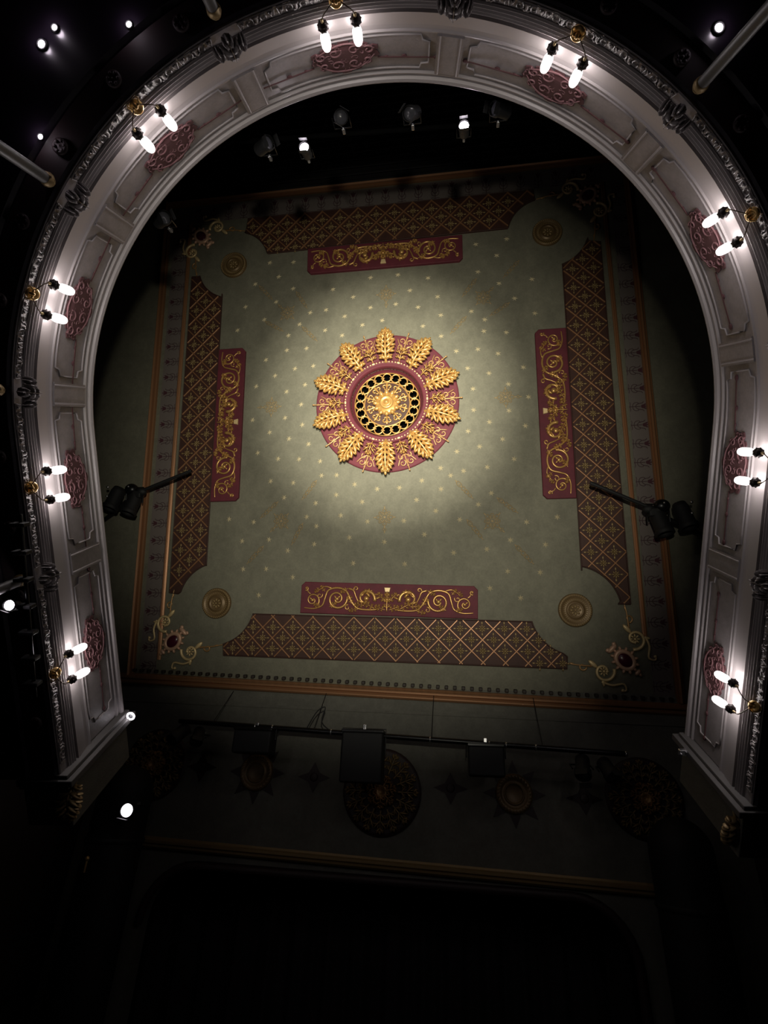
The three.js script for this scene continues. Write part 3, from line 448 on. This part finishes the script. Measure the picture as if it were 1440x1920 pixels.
LAMPS.forEach((s, i) => {
  const t = thing('twin_wall_lamp', 'twin-arm brass lamp with glowing bulbs, ' + WHERE[i], 'lamp', 'twin lamps round the balcony front');
  const h = Math.max(.105, HEIGHT[i] * .5), lift = .55 * (HEIGHT[i] - h);
  const p = archPoint(s, 1.26 - lift, 0), a = Math.abs(s) <= QUARTER ? s / R : Math.sign(s) * Math.PI / 2;
  // local x along the arch, y inwards, z towards the seats
  const X = V(Math.cos(a), -Math.sin(a), 0), Y = V(-Math.sin(a), -Math.cos(a), 0);
  const m = ARCH.clone().multiply(new THREE.Matrix4().makeBasis(X, Y, V(0, 0, 1).multiplyScalar(-1)).setPosition(p));
  m.decompose(t.position, t.quaternion, t.scale); // local z now runs away from the seats
  const rose = part('rose', at(roseGeo, 0, .03, -lift, 0, -Math.PI / 2 - .5, 0), M.brass, t, 'round brass rose');
  part('hook', merge([taper(smooth([[0, .02, -.03], [-.03, .08, -.07], [-.06, .05, -.09], [-.05, .02, -.08]], 10), .008, .006), taper(smooth([[0, .02, -.03], [.03, .08, -.07], [.06, .05, -.09], [.05, .02, -.08]], 10), .008, .006), lump(0, .06, -.06, .02, .03, .02)]), M.brass, t);
  for (const d of [-1, 1]) {
    const arm = part('arm', taper(smooth([[d * .02, .05, -.05], [d * .07, h * .7 + .03, -.06], [d * .125, h + .02, -.02], [d * .148, h, .07], [d * .15, h, .1]], 16), .006, .005, 6), M.wire, t);
    part('collar', bar([d * .149, h, .055], [d * .15, h, .10], .012), M.paleGold, arm);
    const ball = part('lamp_holder', ballGeo, M.holder, t, 'dark round lamp holder'); ball.position.set(d * .15, h, .135);
    const b = part('bulb', bulbGeo, M.bulb, t, 'glowing clear bulb'); b.position.set(d * .15, h + .012, .172); b.rotation.x = Math.PI / 2 - .2;
    const l = new THREE.PointLight(BULB_COLOR, BULB_CANDELA, 0, 2); l.position.set(d * .15, Math.max(.085, h - .015), .25); l.castShadow = true; l.shadow.radius = 2; l.name = 'bulb_light'; t.add(l);
  }
});

// ---------------------------------------------------------------- dark underside of the balcony, with columns and little spotlights
{
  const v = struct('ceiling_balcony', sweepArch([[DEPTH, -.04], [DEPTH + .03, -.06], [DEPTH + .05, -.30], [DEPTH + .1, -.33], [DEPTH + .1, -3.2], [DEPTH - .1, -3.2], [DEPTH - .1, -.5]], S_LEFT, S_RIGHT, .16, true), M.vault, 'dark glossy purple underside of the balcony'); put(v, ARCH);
  part('maroon_band', sweepArch([[DEPTH + .035, -.05], [DEPTH + .062, -.29]], S_LEFT, S_RIGHT), M.darkMaroon, v);
  const ros = merge([lathe([[.07, 0], [.07, .02], [.05, .03], [.03, .015], [0, .03]], 16), ...Array.from({ length: 6 }, (_, i) => lump(.045 * Math.cos(i * 1.047), .045 * Math.sin(i * 1.047), .025, .016, .016, .01))]);
  for (let s = -9; s < 9.6; s += .72) { const m = part('band_rosette', ros, M.darkMaroon, v); m.position.copy(archPoint(s, DEPTH + .05, -.17)); }
  const RIB = [[-7.38, 'second from the left end post of the balcony'], [-5.48, 'third from the left end post of the balcony'], [-3.53, 'between the third and fourth lamps from the left end post'], [-1.51, 'left of the balcony crown'], [2.78, 'between the third and fourth lamps from the right end post'], [5.13, 'third from the right end post of the balcony'], [7.5, 'second from the right end post of the balcony']];
  for (const [s, w] of RIB) {
    const t = thing('balcony_column', 'dark slim column with a gilt cap under the balcony, ' + w, 'column', 'columns under the balcony'); put(t, ARCH);
    part('shaft', taper([archPoint(s, DEPTH + .12, -.09), archPoint(s, 3.4, -.09), archPoint(s, 7.2, -.09)], .05, .055, 12), M.columnPaint, t);
    part('cap', merge([taper([archPoint(s, DEPTH + .06, -.09), archPoint(s, DEPTH + .1, -.09)], .05, .066, 12), taper([archPoint(s, DEPTH + .1, -.09), archPoint(s, DEPTH + .15, -.09)], .066, .055, 12)]), M.tarnish, t, 'dull gilt cap');
  }
  const SP = [[-3.02, 3.35, 'outer one of the close pair', .032], [-2.89, 3.47, 'inner one of the close pair', .024], [-2.24, 3.47, 'beside the column left of the balcony crown', .024], [-3.12, 2.63, 'beside the cap of the upper left column', .022], [2.7, 3.27, 'beside the upper right column', .034]];
  for (const [x, y, where, r] of SP) {
    const t = thing('balcony_spotlight', 'small glowing spotlight under the balcony, ' + where, 'spotlight', 'small spotlights under the balcony'); put(t, ARCH, x, y, DEPTH + .1);
    part('rim', lathe([[r * 1.05, 0], [r * 1.5, .004], [r * 1.4, .02], [r * 1.05, .02], [r, .004]], 18), M.black, t);
    part('lens', lump(0, 0, .012, r, r, .014, 0, true), M.lens, t, 'glowing lens');
    const l = new THREE.PointLight(lin(1, .86, 1), .02, 0, 2); l.position.set(0, 0, .06); l.castShadow = true; l.name = 'spotlight_glow'; t.add(l);
  }
}

// ---------------------------------------------------------------- lantern slot above the ceiling panel
{
  const w = struct('wall_back', uvXY(box(12, 3.2, .2, 0, 1.6, -.1)), M.slat, 'black slatted wall of the gallery beyond the ceiling panel');
  const F = PANEL.clone().multiply(new THREE.Matrix4().makeTranslation(0, 4.62, -.1)).multiply(new THREE.Matrix4().makeRotationX(.25)); put(w, F);
  const sg = rbox(11.8, .05, .05, .01); for (let i = 0; i < 24; i++) part('slat', sg, M.slat, w).position.set(0, .06 + i * .13, .02);
}
function lantern(name, label, group, lit, F, x, y, z, aim, size = 1) {     // hangs upright; aim is the direction of its beam in the hall
  const t = thing(name, label, 'lantern', group); t.position.set(x, y, z).applyMatrix4(F); const k = size;
  const body = part('body', merge([lathe([[.09, -.2], [.10, -.19], [.10, .02], [.115, .04], [.115, .12], [.10, .13]], 20), lathe([[0, -.24], [.06, -.235], [.09, -.2]], 20)]), M.black, t);
  body.quaternion.setFromUnitVectors(V(0, 0, 1), V(...aim).normalize()); body.scale.setScalar(k);
  part('lens', lathe([[0, .1], [.06, .095], [.098, .08]], 20), lit ? M.lens : M.glassDark, body, lit ? 'glowing lens' : 'unlit lens');
  for (const d of [-1, 1]) part('barn_door', box(.16, .003, .1, 0, d * .118, .18), M.black, body);
  part('yoke', taper([V(-.14 * k, 0, 0), V(-.14 * k, .2 * k, 0), V(.14 * k, .2 * k, 0), V(.14 * k, 0, 0)], .012 * k, .012 * k, 6), M.blackMetal, t);
  part('clamp', merge([rbox(.05 * k, .1 * k, .06 * k, .01 * k, 0, .25 * k, 0), bar([0, .19 * k, 0], [0, .27 * k, 0], .014 * k)]), M.chrome, t);
  if (lit) { const l = new THREE.PointLight(lin(1, .9, 1), lit, 0, 2); l.position.set(...aim).normalize().multiplyScalar(.19 * k); l.castShadow = true; l.name = 'lantern_glow'; t.add(l); }
  return t;
}
{
  const b = thing('lighting_bar', 'black lighting bar across the dark gallery beyond the balcony crown', 'bar'); put(b, ARCH);
  part('pipe', bar([-3.3, 3.62, -.95], [3.3, 3.85, -.95], .03, 10), M.void, b);
  for (let i = 0; i < 6; i++) part('hanger', bar([-3 + i * 1.2, 3.65 + i * .04, -.95], [-3 + i * 1.2, 3.75 + i * .04, -1.8], .012), M.void, b);
  const g = 'lanterns in the gallery beyond the balcony crown';
  lantern('stage_lantern', 'glaring lit lantern in the dark gallery, beyond the lamp left of the balcony crown', g, .12, ARCH, -1.1, 3.38, -.6, [.03, -1, -.3], .4);
  lantern('stage_lantern', 'glaring lit lantern in the dark gallery, beyond the column side right of the balcony crown', g, .12, ARCH, .83, 3.56, -.6, [-.02, -1, -.3], .4);
  for (const [x, y, aim, l] of [[-1.6, 3.46, [.8, -.6, -.2], 'unlit lantern next to the left glaring lantern in the gallery'], [-.66, 3.74, [.3, -.9, -.9], 'unlit lantern between the two lit lanterns, nearer the left one'], [.2, 3.76, [-.4, -.8, -.9], 'unlit lantern between the two lit lanterns, nearer the right one'], [1.25, 3.76, [-.9, -.8, -.4], 'unlit lantern next to the right glaring lantern in the gallery'], [-2.95, 2.65, [1, -.8, -.3], 'unlit lantern alone in the dark left end of the gallery']])
    lantern('stage_lantern', l, g, 0, ARCH, x, y, -.62, aim, .5);
}

// ---------------------------------------------------------------- wall above the stage opening
{
  const open = [[-3.25, -7.5], [-3.25, -3.15], ...circlePts(-2.55, -3.15, .7, 8, Math.PI, Math.PI / 2), ...circlePts(2.5, -3.2, .7, 8, Math.PI / 2, 0), [3.2, -7.5]].reverse();
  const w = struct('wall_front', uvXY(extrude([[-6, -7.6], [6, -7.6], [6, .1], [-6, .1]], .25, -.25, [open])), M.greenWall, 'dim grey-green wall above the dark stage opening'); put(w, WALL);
  const n = open.length, fr = []; for (let i = 0; i < n - 1; i++) fr.push(V(open[i][0], open[i][1], .02));
  part('opening_moulding', taper(fr, .06, .06, 6), M.darkMaroon, w);
  moulding([-4.0, -2.19, 0], [4.2, -2.385, 0], [[-.07, 0], [-.07, .05], [-.045, .08], [-.02, .05], [0, .09], [.03, .09], [.045, .04], [.07, .03], [.07, 0]], M.tarnish, 'dim gilt moulding across the wall above the stage opening', WALL);
  moulding([-4.3, -.28, 0], [4.3, -.42, 0], [[-.02, 0], [-.02, .02], [.02, .02], [.02, 0]], M.greenWall, 'thin fillet across the wall below the dentil cornice', WALL);
  const sun = (x, y, r, label) => {
    const t = thing('wall_rosette', label, 'rosette', 'sunburst rosettes on the wall'); put(t, WALL, x, y, 0);
    part('disc', lathe([[r * .95, 0], [r, .02], [r * .9, .035], [r * .4, .03], [0, .03]], 40), M.darkMaroon, t);
    const lf = at(TINY_LEAF, r * .42, 0, .03, 0, 0, 0, [r * 3.4, r * 3, 1.4]), sl = at(TINY_LEAF, r * .1, 0, .05, 0, 0, 0, [r * 1.9, r * 2.8, 2]);
    for (let i = 0; i < 16; i++) part('ray_leaf', lf, M.tarnish, t).rotation.z = i / 16 * Math.PI * 2;
    for (let i = 0; i < 7; i++) part('petal', sl, M.bronze, t).rotation.z = i / 7 * Math.PI * 2 + .2;
    part('boss', lathe([[r * .17, .03], [r * .17, .1], [r * .1, .12], [r * .06, .08], [0, .08]], 20), M.bronze, t);
  };
  sun(.01, -1.42, .56, 'sunburst rosette on the wall, half hidden by the large black bar lantern');
  sun(-3.5, -1.2, .5, 'dim sunburst rosette near the left end of the wall');
  sun(3.55, -1.35, .5, 'dim sunburst rosette near the right end of the wall');
  for (const [x, y, l] of [[-1.875, -1.25, 'left'], [1.85, -1.37, 'right']]) {
    const t = thing('ring_medallion', 'dim gilt ring medallion on the wall ' + l + ' of the sunburst rosette', 'medallion', 'ring medallions on the wall'); put(t, WALL, x, y, 0);
    part('ring', lathe([[.25, 0], [.25, .04], [.22, .07], [.18, .05], [.15, .02], [.14, .05], [.12, .05], [.11, .01], [0, .01]], 36), M.oldBronze, t);
    part('rope', merge(Array.from({ length: 30 }, (_, i) => { const a = i / 30 * Math.PI * 2; return lump(.215 * Math.cos(a), .215 * Math.sin(a), .065, .02, .01, .012, a + .8); })), M.oldBronze, t);
    const sp = extrude([[-.07, .26], [0, .42], [.07, .26]], .01); for (let i = 0; i < 8; i++) part('painted_spray', sp, M.darkMaroon, t).rotation.z = i * Math.PI / 4;
  }
  for (const [x, y, l] of [[-2.75, -1.21, 'between the left ring medallion and the left sunburst'], [-1.0, -1.28, 'between the left ring medallion and the centre sunburst'], [.98, -1.34, 'between the centre sunburst and the right ring medallion'], [2.78, -1.39, 'between the right ring medallion and the right sunburst']])
    put(solo('painted_diamond', merge([extrude([[-.24, 0], [-.08, -.06], [0, -.2], [.08, -.06], [.24, 0], [.08, .06], [0, .2], [-.08, .06]], .008), lump(0, 0, .01, .06, .06, .012)]), M.darkMaroon, 'dark maroon diamond ornament on the wall ' + l, 'ornament', 'diamond ornaments on the wall'), WALL, x, y, 0);
  // curtain in the stage opening
  const cg = new THREE.PlaneGeometry(9, 5.6, 220, 1), p = cg.attributes.position; for (let i = 0; i < p.count; i++) p.setZ(i, .09 * Math.sin(p.getX(i) * 14) + .03 * Math.sin(p.getX(i) * 37)); cg.computeVertexNormals();
  put(solo('stage_curtain', cg, M.curtain, 'black pleated curtain filling the dark stage opening', 'curtain'), WALL, 0, -5, -1);
  struct('wall_left', uvXY(rbox(1.2, 6, 3.2, .03, -5.0, -4.4, 1.7)), M.darkWood, 'dark side wall left of the stage opening').applyMatrix4(WALL);
  struct('wall_right', uvXY(rbox(1.2, 6, 3.2, .03, 5.3, -4.6, 1.7)), M.darkWood, 'dark side wall right of the stage opening').applyMatrix4(WALL);
}
// lower lighting bar
{
  const b = thing('lighting_bar', 'black lighting bar hung in front of the wall below the dentil cornice', 'bar'); put(b, WALL);
  part('pipe', bar([-2.9, -.64, .7], [3.22, -.865, .7], .035, 10), M.blackMetal, b);
  for (const x of [-2.4, -.9, .75, 2.2]) part('cable', bar([x, -.66 - (x + 2.9) * .036, .7], [x, -.12, .12], .005), M.black, b);
  for (const x of [-1.75, -1.5, -.65, .72, 1.5, 1.72, 2.1]) part('tape_band', bar([x, -.682 - (x + 1.75) * .0368, .7], [x + .02, -.683 - (x + 1.75) * .0368, .7], .038, 10), M.chrome, b);
  part('end_cap', bar([3.21, -.865, .7], [3.235, -.866, .7], .038, 10), M.chrome, b);
  part('loop_cable', taper(smooth([[-1.0, -.7, .7], [-.85, -.45, .72], [-.75, -.4, .72], [-.78, -.6, .72], [-.6, -.74, .7]], 16), .008, .008), M.black, b);
  const soft = (x, y, w, h, label) => {
    const t = thing('bar_floodlight', label, 'floodlight', 'black units on the lower bar'); put(t, WALL, x, y, .72);
    part('housing', rbox(w, h, .3, .03, 0, -h / 2 - .04, 0), M.black, t); part('top_rim', rbox(w * 1.03, .04, .32, .01, 0, -.03, 0), M.blackMetal, t);
    part('clamp', rbox(.05, .1, .06, .01, 0, .02, -.02), M.chrome, t); part('yoke', taper([V(-w / 2 - .02, -h / 2, 0), V(-w / 2 - .02, .01, 0), V(w / 2 + .02, .01, 0), V(w / 2 + .02, -h / 2, 0)], .01, .01, 5), M.blackMetal, t);
  };
  soft(-1.71, -.70, .54, .3, 'small black floodlight on the lower bar before the left ring medallion');
  soft(-.17, -.68, .56, .62, 'large black box unit on the lower bar before the centre sunburst');
  soft(1.46, -.80, .46, .36, 'small black floodlight on the lower bar before the right ring medallion');
  const g = 'small lanterns on the lower bar';
  lantern('bar_lantern', 'black lantern at the right end of the lower bar', g, 0, WALL, 2.98, -1.08, .75, [.2, -1, -.4], .9);
  lantern('bar_lantern', 'black lantern second from the right end of the lower bar', g, 0, WALL, 2.66, -1.06, .75, [-.2, -1, -.5], .9);
  lantern('bar_lantern', 'black lantern at the left end of the lower bar', g, 0, WALL, -2.86, -.84, .75, [-.3, -1, -.4], .9);
  lantern('bar_lantern', 'black lantern second from the left end of the lower bar', g, 0, WALL, -2.55, -.86, .75, [.3, -1, -.4], .8);
}
// side lanterns with long arms beside the ceiling panel
for (const [x, y, sx, ax, ay, label] of [[-4.1, -1.3, -1, -3.08, -.97, 'left'], [4.0, -1.78, 1, 3.08, -1.36, 'right']]) {
  const t = thing('boom_lantern', 'black twin lantern with a long arm on the ' + label + ' side of the ceiling panel', 'lantern', 'boom lanterns beside the ceiling panel'); put(t, PANEL, 0, 0, 0);
  const z = .55;
  part('arm', bar([x, y, z], [ax, ay, z + .1], .028, 8), M.black, t); part('wall_post', bar([x + sx * .1, y - .1, z], [x + sx * .9, y - .35, .02], .035, 8), M.black, t);
  part('arm_joint', merge([lump(x - sx * .12, y + .03, z, .09, .07, .07), rbox(.16, .12, .12, .02, x - sx * .05, y - .02, z)]), M.black, t);
  const can = at(lathe([[0, -.22], [.09, -.2], [.11, -.12], [.11, .12], [.13, .14], [.13, .2], [.1, .2]], 18), 0, 0, 0, 0, 1.2, sx * .5);
  part('lantern_body', can.clone().translate(x + sx * .02, y - .16, z), M.black, t); part('lantern_body', can.clone().translate(x + sx * .34, y - .08, z + .02), M.black, t);
  part('yoke', taper([V(x - .15, y - .16, z), V(x - .15, y + .1, z), V(x + .15, y + .1, z), V(x + .15, y - .16, z)], .014, .014, 6), M.blackMetal, t);
  part('dome', lump(x + sx * .06, y + .07, z, .11, .1, .1, 0, true), M.blackMetal, t);
  for (const [kx, ky, kz, kr] of [[.06, .1, .1, .016], [.42, .1, .1, .024], [.4, -.06, .13, .02]]) part('knob', lump(x + sx * kx, y + ky, z + kz, kr, kr, kr), M.chrome, t);
}
// dark columns and small lights by the stage
for (const [x, y, l] of [[-3.55, -1.25, 'left'], [3.72, -1.55, 'right']]) {
  const t = thing('side_column', 'black rounded column at the ' + l + ' side of the stage opening', 'column', 'black columns beside the stage'); put(t, WALL, x, y, .55);
  part('shaft', new THREE.CapsuleGeometry(.36, 4.5, 8, 24).translate(0, -2.6, 0), M.black, t); part('band', lathe([[.37, -.03], [.385, 0], [.37, .03]], 24).rotateX(-Math.PI / 2).translate(0, -.9, 0), M.black, t);
}
{
  lantern('stage_lantern', 'lit round lantern face on the black left column by the stage', 'lanterns by the stage', .03, WALL, -3.2, -1.78, .98, [.25, -1, .3], .8);
  const r = thing('ring_light', 'small glowing ring light on the left end post of the balcony', 'light'); put(r, ARCH, -3.61, -3.76, .1);
  part('rim', new THREE.TorusGeometry(.045, .013, 8, 24), M.lens, r, 'glowing rim'); part('centre', lathe([[0, .004], [.02, .01], [.036, 0]], 20), M.glassDark, r);
  const l = new THREE.PointLight(lin(1, .95, 1), .01, 0, 2); l.position.set(0, 0, .04); l.castShadow = true; r.add(l);
  const bp = thing('lantern_boom', 'black boom of small clamps below the left arm of the balcony', 'boom'); put(bp, ARCH);
  part('pole', bar([-3.70, -.75, 1.52], [-3.80, -2.7, 1.52], .02, 8), M.blackMetal, bp);
  for (let i = 0; i < 7; i++) { const y = -.85 - i * .28; part('clamp', rbox(.16, .04, .1, .01, -3.71 - i * .014, y, 1.54), M.black, bp); }
  lantern('boom_spotlight', 'glaring white lantern beside the boom below the left arm of the balcony', 'lanterns by the stage', .04, ARCH, -3.85, -1.66, 1.6, [.35, -1, 0], .35);
  const cs = thing('clamp_fitting', 'small shiny clamp on the right end post of the balcony', 'clamp'); put(cs, ARCH, 3.58, -4.08, .3);
  part('plate', rbox(.1, .08, .05, .01), M.chrome, cs); part('bolt', merge([lump(.03, .02, .03, .016, .016, .016), lump(-.03, -.01, .03, .016, .016, .016)]), M.chrome, cs);
  const bb = thing('brass_finial', 'tiny brass finial low on the black left column', 'finial'); put(bb, WALL, -3.66, -2.38, .9);
  part('knob', lump(0, .03, 0, .03, .03, .03, 0, true), M.brass, bb); part('stem', bar([0, -.12, 0], [0, .02, 0], .014), M.brass, bb);
}

// ---------------------------------------------------------------- stalls floor and the two lanterns that light the ceiling from it
struct('floor', box(14, .2, 14, -.5, -.1, 0), M.darkMaroon, 'dark carpeted stalls floor below the balcony');
function floorLantern(x, y, z, angle, candela, label, aimBack = .27) {
  const t = thing('floor_lantern', label, 'lantern', 'lanterns on the stalls floor'); t.position.set(x, y, z);
  const target = V(.02, aimBack, 0).applyMatrix4(PANEL), h = part('body', lathe([[.0, -.28], [.06, -.27], [.075, -.2], [.075, -.05], [.065, -.03]], 24), M.black, t);
  h.quaternion.setFromUnitVectors(V(0, 0, 1), target.clone().sub(t.position).normalize());
  part('lens', lathe([[0, -.035], [.04, -.037], [.065, -.045]], 24), M.lens, h, 'glowing lens');
  part('yoke', taper([V(-.1, 0, 0), V(-.1, -.34, 0), V(.1, -.34, 0), V(.1, 0, 0)].map(p => p.setY(p.y - .02)), .01, .01, 6), M.blackMetal, t);
  part('foot', rbox(.24, .02, .24, .008, 0, -y + .01, 0), M.black, t);
  const l = new THREE.SpotLight(FOH_COLOR, candela, 0, angle, 1, 2); l.target.position.copy(target.clone().sub(t.position)); l.castShadow = true; l.shadow.mapSize.set(2048, 2048); l.shadow.radius = 3; l.name = 'ceiling_beam'; t.add(l); t.add(l.target);
}
floorLantern(-.25, .4, 2.0, .28, FOH_NARROW, 'black floor lantern with the narrow beam aimed up at the rosette');
floorLantern(.14, .4, .8, .56, FOH_WIDE, 'black floor lantern with the wide beam aimed up at the ceiling', -.75);

scene.updateMatrixWorld(true);
renderer.render(scene, camera);
